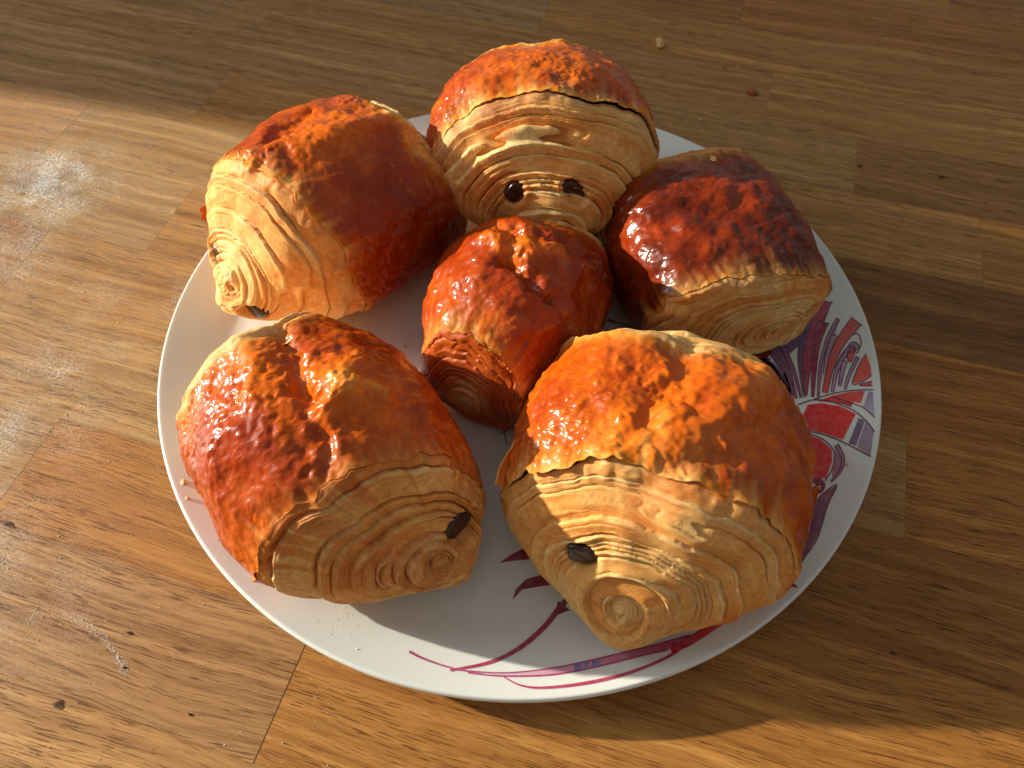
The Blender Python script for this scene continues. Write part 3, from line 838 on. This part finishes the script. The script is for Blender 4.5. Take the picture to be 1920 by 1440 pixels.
        fadeout = sstep(1.0, 0.90, tt) * sstep(-0.12, 0.03, tt) * sstep(1.0, 0.93, tau)
        open_ = sstep(0.0, 0.5, vnoise(k * 5.3 + 0.7, cvb * 1.9 + k * 2.7, svb * 1.9 + k * 1.9, sd + 241))
        crev = np.exp(-(np.minimum(fr, 1 - fr) / 0.10) ** 2) * open_
        D = amp * (0.9 * o1 + 0.18 * o2 + (0.7 + 0.9 * hk2) * (lip - 0.5)) - d.get('gap', 1.6) * amp * crev
        D = D + d.get('fine_amp', 0.42) * amp * (0.8 * o3 + 0.7 * lip2) * sstep(-0.3, 0.2, fbm(X * 60 + 8.2, Y * 60, Z * 60, sd + 247, 2))
        fh_, fl_ = feature_height(X, Y, Z)
        D = D * fadeout * (0.25 + 0.75 * sstep(0.0, 0.10, tt)) + lumps(X, Y, Z, 1.0 - 0.8 * sstep(0.0, 0.15, tt)) * np.clip(Z / (0.22 * H), 0, 1) + fh_ * sstep(0.25, 0.0, tt)
        D = np.where(tau <= 0, D - 0.0004 - 0.045 * np.clip(-tau - 0.01, 0, 1), D)
        for (cx, cz, sg, am) in d.get('knob', []):
            kk = np.exp(-((X - cx) ** 2 + (Z - cz) ** 2) / sg ** 2) * (tau > 0)
            P = P + np.stack([0 * kk, sign * am * kk, 0 * kk], -1)
        # hollow spiral heart
        sp = d.get('swirl')
        if sp:
            cx, cz, rad, dep, turns = sp
            rr = np.hypot(X - cx, Z - cz) / rad; an = np.arctan2(Z - cz, X - cx)
            s_ = (rr * turns + an / (2 * math.pi)) % 1.0
            w_ = sstep(1.1, 0.8, rr)
            D = D * (1 - 0.6 * w_) + w_ * dep * (-0.9 * sstep(0.9, 0.2, rr) + 0.9 * np.where(s_ < 0.25, s_ / 0.25, 1 - 0.8 * (s_ - 0.25) / 0.75))
        # hollows where the chocolate sticks come out
        for (cx, cz, rx, rz, ang, dep) in d.get('choc', []):
            dx, dz = X - cx, Z - cz
            c_, s_ = math.cos(ang), math.sin(ang)
            ee = np.sqrt(((dx * c_ + dz * s_) / (rx * 1.06)) ** 2 + ((-dx * s_ + dz * c_) / (rz * 1.10)) ** 2)
            D = D + 0.0005 * np.exp(-((ee - 1.35) / 0.3) ** 2)
            D = D - dep * sstep(1.12, 0.80, ee)
        P2 = P + N * D[..., None]
        # colour: cream sheets, browned where the oven caught them
        pal = 0.30 + d.get('band', 0.5) * (hk - 0.5) + 0.25 * o2 + 0.25 * fbm(X * 80, Y * 80, Z * 80, sd + 260, 3) + 0.45 * sstep(ew + 0.28, ew, fr) + 0.16 * (lip2 - 0.5)
        tint = mixc(C_TAN + 0 * P, C_CREAM, sstep(-0.05, 0.40, pal)); tint = mixc(tint, C_PALE + 0 * P, sstep(0.45, 0.85, pal))
        bake = sstep(0.18, 0.62, fbm(X * 60 + 4, Y * 60, Z * 60, sd + 270, 3) + 0.35 * o2 + d.get('bake', 0.0) + 0.28 * sstep(0.78, 1.0, tt))
        bake = bake * (0.55 + 0.45 * (o3 > -0.1))
        tint = mixc(tint, C_BAKE + 0 * P, bake * 0.60)
        lowb = 1 - sstep(0.05 * H, 0.20 * H, Z)
        tint = mixc(tint, C_BAKE + 0 * P, lowb * 0.55)
        # egg wash that ran over the rim of the crust
        run = np.exp(-np.clip(tt, 0, 1) / (0.03 + d.get('run_len', 0.10) * sstep(-0.1, 0.6, fbm(cvb * 6, svb * 6, 0 * tau + 2.2, sd + 280, 3) + 0.6 * fbm(cvb * 34, svb * 34, tt * 1.5, sd + 281, 2))))
        tint = mixc(tint, C_BAKE + 0 * P, np.clip(run * d.get('run', 0.5), 0, 1))
        cr_ = d.get('crusty', 0.0) * sstep(1.0, 0.45, tt + 0.25 * fbm(X * 70, Y * 70, Z * 70, sd + 290, 2))
        tint = mixc(tint, (0.6 * C_RED + 0.4 * C_ORG) + 0 * P, np.clip(cr_, 0, 1))
        P2[..., 2] = np.maximum(P2[..., 2], 0.0002)
        nr = len(ta)
        fc = grid_faces(nr, NV, True)
        if sign > 0: fc = fc[:, ::-1]
        mesh_obj('layered_end', P2.reshape(-1, 3), fc, DOUGH, root,
                 attrs={'tint': tint.reshape(-1, 3), 'glaze': np.clip(run * 0.5 + bake * 0.15 + 0.8 * cr_, 0, 1).ravel(), 'lam': (ph * 1.3).ravel()})
        # chocolate sticks
        for (cx, cz, rx, rz, ang, dep) in d.get('choc', []):
            i = np.argmin((X - cx) ** 2 + (Z - cz) ** 2 + 100.0 * (tau <= 0)); i = np.unravel_index(i, X.shape)
            c0 = P[i]; nn = N[i]
            n = 28; st, fs = [], []
            prof = [(-0.012, 0.95), (-0.003, 0.97), (-0.0009, 0.97), (-0.0003, 0.91), (-0.0001, 0.78), (-0.0003, 0.4)]
            for (yy, k_) in prof:
                for t in range(n):
                    th = 2 * math.pi * t / n
                    lx = rx * k_ * spow(np.cos(th), 0.6); lz = rz * k_ * spow(np.sin(th), 0.6)
                    w = 1 + 0.10 * math.sin(3 * th + sd) + 0.05 * math.sin(7 * th + 2 * sd)
                    st.append((lx * math.cos(ang) * w - lz * math.sin(ang), -yy * (-sign) * -1 if False else yy * sign, lx * math.sin(ang) + lz * math.cos(ang)))
            for r_ in range(len(prof) - 1):
                for t in range(n):
                    a_, b_ = r_ * n + t, r_ * n + (t + 1) % n
                    fs.append((a_, b_, b_ + n, a_ + n))
            fs.append(tuple(range((len(prof) - 1) * n, len(prof) * n)))
            if sign < 0: pass
            else: fs = [f_[::-1] for f_ in fs]
            o = mesh_obj('chocolate_stick', np.array(st), fs, CHOC, root)
            # stick comes out square to the end's surface but mostly along the roll
            dirv = Vector((nn[0] * 0.5, nn[1], nn[2] * 0.5)).normalized()
            q_ = Vector((0, sign, 0)).rotation_difference(dirv)
            o.rotation_mode = 'QUATERNION'; o.rotation_quaternion = q_
            o.location = Vector(c0) - dirv * (dep * d.get('sunk', 0.2))
    end(-1, near, S.get('rows', 230))
    end(1, far, 60)
    return root

def flake(parent, loc, rot, sx, sy, curl, seed, mat=None, tint=None, gl=0.3, name='flake'):
    """a thin torn sheet of pastry, curled"""
    n = 22; g = np.linspace(-1, 1, n)
    U, V_ = np.meshgrid(g, g, indexing='ij')
    r = np.sqrt(U ** 2 + V_ ** 2); th = np.arctan2(V_, U)
    rim = 1 + 0.25 * fbm(np.cos(th) * 2, np.sin(th) * 2, 0 * th + seed, seed, 3)
    k = rim / np.maximum(1, np.maximum(np.abs(U), np.abs(V_)) * 0 + 1)
    x, y = U * sx * k, V_ * sy * k
    z = curl * (U ** 2) * sx + 0.15 * curl * V_ * sy + 0.0006 * fbm(x * 250, y * 250, 0 * x + seed, seed + 2, 3)
    t = 0.0004
    top = np.stack([x, y, z + t], -1).reshape(-1, 3); bot = np.stack([x, y, z - t], -1).reshape(-1, 3)
    f = grid_faces(n, n); fb = f[:, ::-1] + n * n
    ring = [i for i in range(n)] + [i * n + n - 1 for i in range(1, n)] + [(n - 1) * n + j for j in range(n - 2, -1, -1)] + [i * n for i in range(n - 2, 0, -1)]
    sidef = np.array([(ring[i], ring[(i + 1) % len(ring)], ring[(i + 1) % len(ring)] + n * n, ring[i] + n * n) for i in range(len(ring))])
    tint = C_GOLD if tint is None else np.array(tint)
    tt = np.clip(fbm(x * 200, y * 200, 0 * x, seed + 4, 3).ravel() * 0.5 + 0.5, 0, 1)
    col = mixc(np.repeat(tint[None], n * n, 0), C_BAKE[None] + 0 * top, tt * 0.6)
    o = mesh_obj(name, np.vstack([top, bot]), np.vstack([f, fb, sidef]), mat or CRUST, parent,
                 attrs={'tint': np.vstack([col, col]), 'glaze': np.full(2 * n * n, gl), 'lam': np.zeros(2 * n * n)})
    o.location, o.rotation_euler = loc, rot
    return o
# ------------------------------------------------------------------ the six pastries
# ground positions were measured in a frame with the camera's foot at the origin (cm)
def G(x, y, z): return (x / 100 + CAM[0], y / 100 + CAM[1], z / 100)
def heading(deg): return R(deg + 90)       # local -y points to this compass heading on the table

FL = make_pastry(dict(seed=3, rows=290, L=0.097, W=0.078, H=0.061, loc=G(-5.8, 11.0, 0.42), rot=(0, 0, heading(-50)),
    label='front pastry with wrinkled glossy crust and one chocolate stick, by the bare plate rim',
    tone=0.46, patch=0.12, bl_amp=0.0005, blister=330, bl_bias=0.15, fade=0.003, fade_k=0.35, ridge_light=0.6, soft=1, lip=0.1,
    features=[('ridge', [(-0.002, 0.034), (-0.003, 0.022), (-0.009, 0.010)], 0.0045, 0.0018), ('groove', [(0.009, 0.030), (0.006, 0.014), (0.001, 0.002)], 0.0035, 0.0030),
              ('ridge', [(0.016, 0.004), (0.010, -0.006), (0.004, -0.009)], 0.0050, 0.0030), ('ridge', [(0.010, -0.006), (0.017, -0.010)], 0.004, 0.0030),
              ('groove', [(0.001, 0.002), (0.000, -0.010), (-0.008, -0.020)], 0.0035, 0.0020), ('groove', [(-0.016, 0.026), (-0.018, 0.012)], 0.003, 0.0012)],
    near=dict(side=0.60, top=0.04, skew=0.16, nose=(0.010, 0.010), heart=(0.008, 0.021), reach=1.04, cone=0.5, layers=9, amp=0.0013, gap=1.9, turns=1.0, bake=0.02, run=0.95, run_len=0.36,
              knob=[(0.011, 0.011, 0.010, 0.005)], choc=[(0.017, 0.027, 0.0050, 0.0044, 0.3, 0.0030)]),
    far=dict(side=0.80, top=0.16)))
FR = make_pastry(dict(seed=8, rows=300, L=0.094, W=0.091, H=0.063, loc=G(4.35, 10.35, 0.42), rot=(0, 0, heading(-103)),
    label='largest pastry, pale orange crust, swirled end with one chocolate stick, over the printed stem',
    tone=0.52, patch=0.15, bl_amp=0.0008, blister=330, bl_bias=0.35, fade=0.003, fade_k=0.8, lip=1.5, ridge_light=0.5,
    features=[('groove', [(0.004, 0.036), (0.0, 0.012), (-0.006, -0.002)], 0.005, 0.0024), ('ridge', [(0.024, 0.022), (0.010, 0.0), (-0.012, -0.014)], 0.007, 0.0026),
              ('groove', [(0.030, 0.012), (0.012, -0.012)], 0.004, 0.0016)],
    near=dict(side=0.46, top=0.06, skew=0.08, nose=(-0.002, 0.010), heart=(-0.003, 0.025), reach=1.0, cone=0.55, layers=14, amp=0.0008, turns=1.0, bake=-0.05, run=0.35,
              knob=[(-0.002, 0.016, 0.013, 0.004)], swirl=(-0.003, 0.0245, 0.0150, 0.0020, 2.4), choc=[(-0.017, 0.036, 0.0044, 0.0034, 0.2, 0.0030)]),
    far=dict(side=0.74, top=0.20, skew=0.0, amp=0.0008)))
CE = make_pastry(dict(seed=14, L=0.084, W=0.064, H=0.0535, taper=0.46, taperz=0.62, loc=G(0.2, 17.3, 0.42), rot=(0, 0, heading(-112)),
    label='small dark pastry in the middle, ringed by the other five, with a star-shaped crease',
    tone=0.36, patch=0.25, bl_amp=0.0005, blister=400, bl_bias=-0.1, fade=0.003, fade_k=0.6, ridge_light=0.7, soft=1, lip=0.1, slope=-0.20,
    features=[('groove', [(-0.020, 0.014), (-0.004, 0.008), (0.010, 0.010), (0.024, 0.016)], 0.0032, 0.0030), ('groove', [(-0.004, 0.008), (-0.002, -0.006)], 0.003, 0.0032),
              ('ridge', [(-0.010, 0.0), (-0.004, -0.001)], 0.0045, 0.0030), ('ridge', [(0.004, -0.001), (0.010, 0.003)], 0.0045, 0.0028),
              ('groove', [(-0.002, -0.006), (0.016, -0.014)], 0.003, 0.0030)],
    near=dict(side=0.86, top=0.0, skew=0.05, run_len=0.3, nose=(-0.004, 0.013), reach=1.0, cone=0.15, layers=9, amp=0.0005, crusty=0.95, bake=0.3, run=1.0)))
LB = make_pastry(dict(seed=21, L=0.096, W=0.083, H=0.064, loc=G(-7.1, 21.6, 0.42), rot=(0, 0, heading(220)),
    label='pastry at the plate edge beside the spilt flour, pale end showing two chocolate sticks',
    tone=0.33, patch=0.22, bl_amp=0.0008, blister=380, bl_bias=-0.05, fade=0.002, lip=0.9, ridge_light=0.6,
    features=[('ridge', [(0.004, 0.030), (0.004, 0.008), (-0.004, -0.018)], 0.008, 0.0030), ('groove', [(-0.014, 0.006), (-0.010, -0.012)], 0.004, 0.0030)],
    near=dict(side=0.46, top=0.02, skew=-0.18, nose=(0.003, 0.011), heart=(0.003, 0.022), reach=1.04, cone=0.5, layers=10, amp=0.0010, turns=1.0, bake=-0.12, run=0.3,
              knob=[(0.003, 0.016, 0.012, 0.004)], choc=[(-0.010, 0.026, 0.0042, 0.0032, -0.5, 0.0030), (0.014, 0.016, 0.0042, 0.0040, 0.6, 0.0030)])))
BK = make_pastry(dict(seed=27, L=0.078, W=0.091, H=0.053, loc=G(1.2, 24.0, 2.25), rot=(R(-5), 0, heading(-89)),
    label='rearmost pastry, domed, its striped end with two chocolate sticks like eyes facing forward',
    tone=0.50, patch=0.22, bl_amp=0.0005, blister=420, bl_bias=0.0, fade=0.003, lip=1.1,
    near=dict(side=0.32, top=-0.06, skew=0.0, nose=(0.002, 0.009), heart=(0.002, 0.007), reach=1.04, sunk=0.25, cone=0.32, layers=13, amp=0.0018, band=0.9, gap=1.3, rough=0.7, turns=0.5, bake=0.06, run=0.45, fine=3.0, squash=1.0,
              knob=[(0.001, 0.011, 0.015, 0.004)], choc=[(-0.012, 0.025, 0.0038, 0.0030, 0.9, 0.0030), (0.010, 0.026, 0.0050, 0.0030, -0.8, 0.0030)])))
RB = make_pastry(dict(seed=33, L=0.080, W=0.073, H=0.050, loc=G(7.35, 20.1, 0.42), rot=(0, 0, heading(-72)),
    label='dark mahogany pastry in shade above the printed flower, with a thin pale end',
    tone=0.13, patch=0.06, bl_amp=0.00025, blister=420, bl_bias=-0.2, fade=0.002, fade_k=0.6, soft=0.8, lip=0.2, ex=0.70, ez=0.74, taper=0.14, taperz=0.2,
    near=dict(side=0.74, top=-0.14, skew=0.08, nose=(0.010, 0.010), heart=(0.012, 0.019), reach=1.08, cone=0.5, layers=12, amp=0.0009, bake=0.0, run=0.5,
              choc=[(0.022, 0.026, 0.0034, 0.0026, 0.6, 0.0030)])))

# ------------------------------------------------------------------ small loose things
def make_flour():
    m, nt, bs = new_mat('flour'); bs.inputs['Base Color'].default_value = (0.93, 0.92, 0.88, 1); bs.inputs['Roughness'].default_value = 0.75
    return m
def make_crumb():
    m, nt, bs = new_mat('crumb'); b = NB(nt)
    tc = b.n('ShaderNodeTexCoord').outputs['Object']
    b.l(b.mix(b.rng(b.noise(tc, 700, 4), 0.35, 0.65, 0, 1), (0.66, 0.38, 0.13), (0.84, 0.62, 0.32)), bs.inputs['Base Color']); bs.inputs['Roughness'].default_value = 0.7
    return m
FLOUR, CRUMB = make_flour(), make_crumb()
OCT_V = np.array([(1, 0, 0), (-1, 0, 0), (0, 1, 0), (0, -1, 0), (0, 0, 1), (0, 0, -1)], float)
OCT_F = np.array([(0, 2, 4), (2, 1, 4), (1, 3, 4), (3, 0, 4), (2, 0, 5), (1, 2, 5), (3, 1, 5), (0, 3, 5)])
def grains(name, xy, size, zfun, label):
    n = len(xy); s = size * RNG.lognormal(0, 0.38, n)
    th = RNG.uniform(0, 6.28, n); k = RNG.uniform(0.6, 1.3, (n, 3))
    v = OCT_V[None] * k[:, None] * s[:, None, None]
    c, si = np.cos(th)[:, None], np.sin(th)[:, None]
    x = v[..., 0] * c - v[..., 1] * si; y = v[..., 0] * si + v[..., 1] * c
    z = v[..., 2] * 0.8 + (zfun(xy) + s * 0.55)[:, None]
    V = np.stack([x + xy[:, 0, None], y + xy[:, 1, None], z], -1).reshape(-1, 3)
    F = (OCT_F[None] + 6 * np.arange(n)[:, None, None]).reshape(-1, 3)
    o = mesh_obj(name, V, F, FLOUR, None, smooth=False)
    return tag(o, label, 'flour', kind='stuff')
pts = []
for (x, y, rad, k) in FLOUR_SPOTS:
    n = int(6500 * k * k * (rad / 0.045) ** 1.2)
    a = RNG.uniform(0, 6.28, n); r = rad * np.abs(RNG.normal(0, 0.5, n))
    q = np.stack([x + r * np.cos(a) * 1.2, y + r * np.sin(a)], 1)
    keep = fbm(q[:, 0] * 70, q[:, 1] * 70, 0 * q[:, 0], 5, 4) > RNG.uniform(-0.5, 0.45, n)
    pts.append(q[keep])
gx, gy = unproject(90, 350, 0.0)
q = np.stack([float(gx) + RNG.normal(0, 0.011, 9000), float(gy) + RNG.normal(0, 0.009, 9000)], 1)
pts.append(q[fbm(q[:, 0] * 110, q[:, 1] * 110, 0 * q[:, 0], 15, 3) > RNG.uniform(-0.5, 0.5, 9000)])
# a thin scatter over the whole sunlit side
n = 2600
u = RNG.uniform(-30, 620, n); w_ = RNG.uniform(150, 1440, n)
gx, gy = unproject(u, w_, 0.0); q = np.stack([gx, gy], 1)
pts.append(q[(fbm(gx * 30, gy * 30, 0 * gx, 9, 3) > RNG.uniform(-0.6, 0.7, n)) & (np.hypot(gx, gy) > 0.137)])
# drag mark where a finger pulled the flour
t = RNG.uniform(0, 1, 900); mark = catmull([(120, 1148), (165, 1172), (200, 1205), (226, 1240), (235, 1262)], 12)
mi = (t * (len(mark) - 1)).astype(int); gx, gy = unproject(mark[mi, 0] + RNG.normal(0, 5, 900), mark[mi, 1] + RNG.normal(0, 5, 900), 0.0)
pts.append(np.stack([gx, gy], 1))
pts = np.vstack(pts); pts = pts[np.hypot(pts[:, 0], pts[:, 1]) > 0.1365]
grains('spilt_flour', pts, 0.000085, lambda p: np.zeros(len(p)), 'white flour dusted over the sunlit boards beside the plate')
q = px_to_plate(np.column_stack([RNG.uniform(560, 1000, 70), RNG.uniform(1080, 1300, 70)]))
q2 = px_to_plate(np.column_stack([RNG.normal(640, 22, 26), RNG.normal(1160, 14, 26)]))
q = np.vstack([q, q2]); q = q[np.hypot(q[:, 0], q[:, 1]) < 0.131]
grains('flour_specks', q, 0.00010, lambda p: plate_z(np.hypot(p[:, 0], p[:, 1])), 'tiny white flour specks on the bare front of the plate')

def crumb(px, py, size, label, seed, mat=CRUMB, flat=0.6, zf=None):
    gx, gy = (float(v_) for v_ in unproject(px, py, 0.0))
    n1, n2 = 14, 20
    th = np.linspace(0.02, math.pi - 0.02, n1)[:, None]; ph = np.linspace(0, 2 * math.pi, n2, endpoint=False)[None]
    x, y, z = np.sin(th) * np.cos(ph), np.sin(th) * np.sin(ph), np.cos(th) + 0 * ph
    k = 1 + 0.45 * fbm(x * 1.6, y * 1.6, z * 1.6, seed, 3) + 0.2 * fbm(x * 5, y * 5, z * 5, seed + 3, 2)
    V = np.stack([x * k, y * k * 0.8, np.maximum(z * k * flat, -0.45 * flat)], -1) * size
    V[..., 2] += 0.45 * flat * size
    o = mesh_obj('crumb', V.reshape(-1, 3), grid_faces(n1, n2, True)[:, ::-1], mat, None)
    o.location = (gx, gy, 0.00015); o.rotation_euler = (0, 0, seed)
    return tag(o, label, 'crumb', 'crumbs on the table')
def make_redcrumb():
    m, nt, bs = new_mat('browned_flake'); b = NB(nt)
    tc = b.n('ShaderNodeTexCoord').outputs['Object']
    b.l(b.mix(b.rng(b.noise(tc, 900, 4), 0.35, 0.65, 0, 1), (0.22, 0.04, 0.006), (0.50, 0.16, 0.02)), bs.inputs['Base Color']); bs.inputs['Roughness'].default_value = 0.4
    return m
RCR = make_redcrumb()
crumb(1237, 86, 0.0030, 'pale yellow crumb on the table behind the rearmost pastry', 2, flat=0.8)
crumb(1410, 174, 0.0030, 'reddish brown flake lying on the bare table behind the plate', 5, RCR, 0.4)
crumb(1358, 128, 0.0007, 'tiny dark crumb beside the reddish flake on the table', 8, RCR)
crumb(1383, 128, 0.0006, 'tiny pale crumb near the reddish flake on the table', 11)
crumb(1312, 225, 0.0007, 'tiny crumb on the table just behind the dark pastry', 13)
crumb(486, 21, 0.0007, 'lone tiny pale crumb near the shaded back edge of the picture', 17)

# loose sheets and skirts of pastry that stick out from under the rolls
def flake_at(parent, px, py, z, deg, tilt, sx, sy, curl, seed, **kw):
    gx, gy = unproject(px, py, z)
    mw = Matrix.Translation(Vector(parent.location)) @ parent.rotation_euler.to_matrix().to_4x4()
    ml = mw.inverted() @ Matrix.Translation((float(gx), float(gy), z)) @ Matrix.Rotation(R(deg), 4, 'Z') @ Matrix.Rotation(R(tilt), 4, 'X')
    o = flake(parent, (0, 0, 0), (0, 0, 0), sx, sy, curl, seed, **kw)
    o.matrix_local = ml
    return o
flake_at(LB, 402, 392, 0.022, 60, 50, 0.007, 0.004, 0.3, 3, tint=(0.40, 0.13, 0.03), gl=0.6)
flake_at(FL, 462, 1040, 0.0085, -45, 12, 0.010, 0.004, 0.25, 5, tint=C_GOLD, gl=0.4)
flake_at(FL, 512, 1072, 0.0075, -25, 10, 0.008, 0.004, 0.2, 9, tint=C_RED * 1.2, gl=0.8)
flake_at(FR, 1478, 1000, 0.012, 62, -22, 0.019, 0.005, 0.12, 14, tint=C_ORG, gl=0.5)
flake_at(FR, 965, 865, 0.036, 70, 60, 0.010, 0.005, 0.15, 19, tint=C_TAN, gl=0.1)
flake_at(RB, 1405, 655, 0.008, 15, 5, 0.008, 0.004, 0.2, 23, tint=C_DARK * 1.3, gl=0.5)

for i_, (px_, py_, sz_, lb_) in enumerate([(345, 905, 0.0011, 'pale crumb on the plate wall left of the wrinkled front pastry'),
        (352, 935, 0.0007, 'smaller of the two crumbs left of the wrinkled front pastry'),
        (1588, 872, 0.0006, 'tiny crumb beside the red print on the right of the plate'),
        (760, 650, 0.0008, 'tiny crumb on the plate beside the small middle pastry')]):
    c_ = crumb(px_, py_, sz_, lb_, 30 + i_, flat=0.4)
    q_ = px_to_plate([(px_, py_)])[0]
    c_.location = (q_[0], q_[1], float(plate_z(np.hypot(q_[0], q_[1]))) + 0.0001)
    c_['group'] = 'crumbs on the plate'
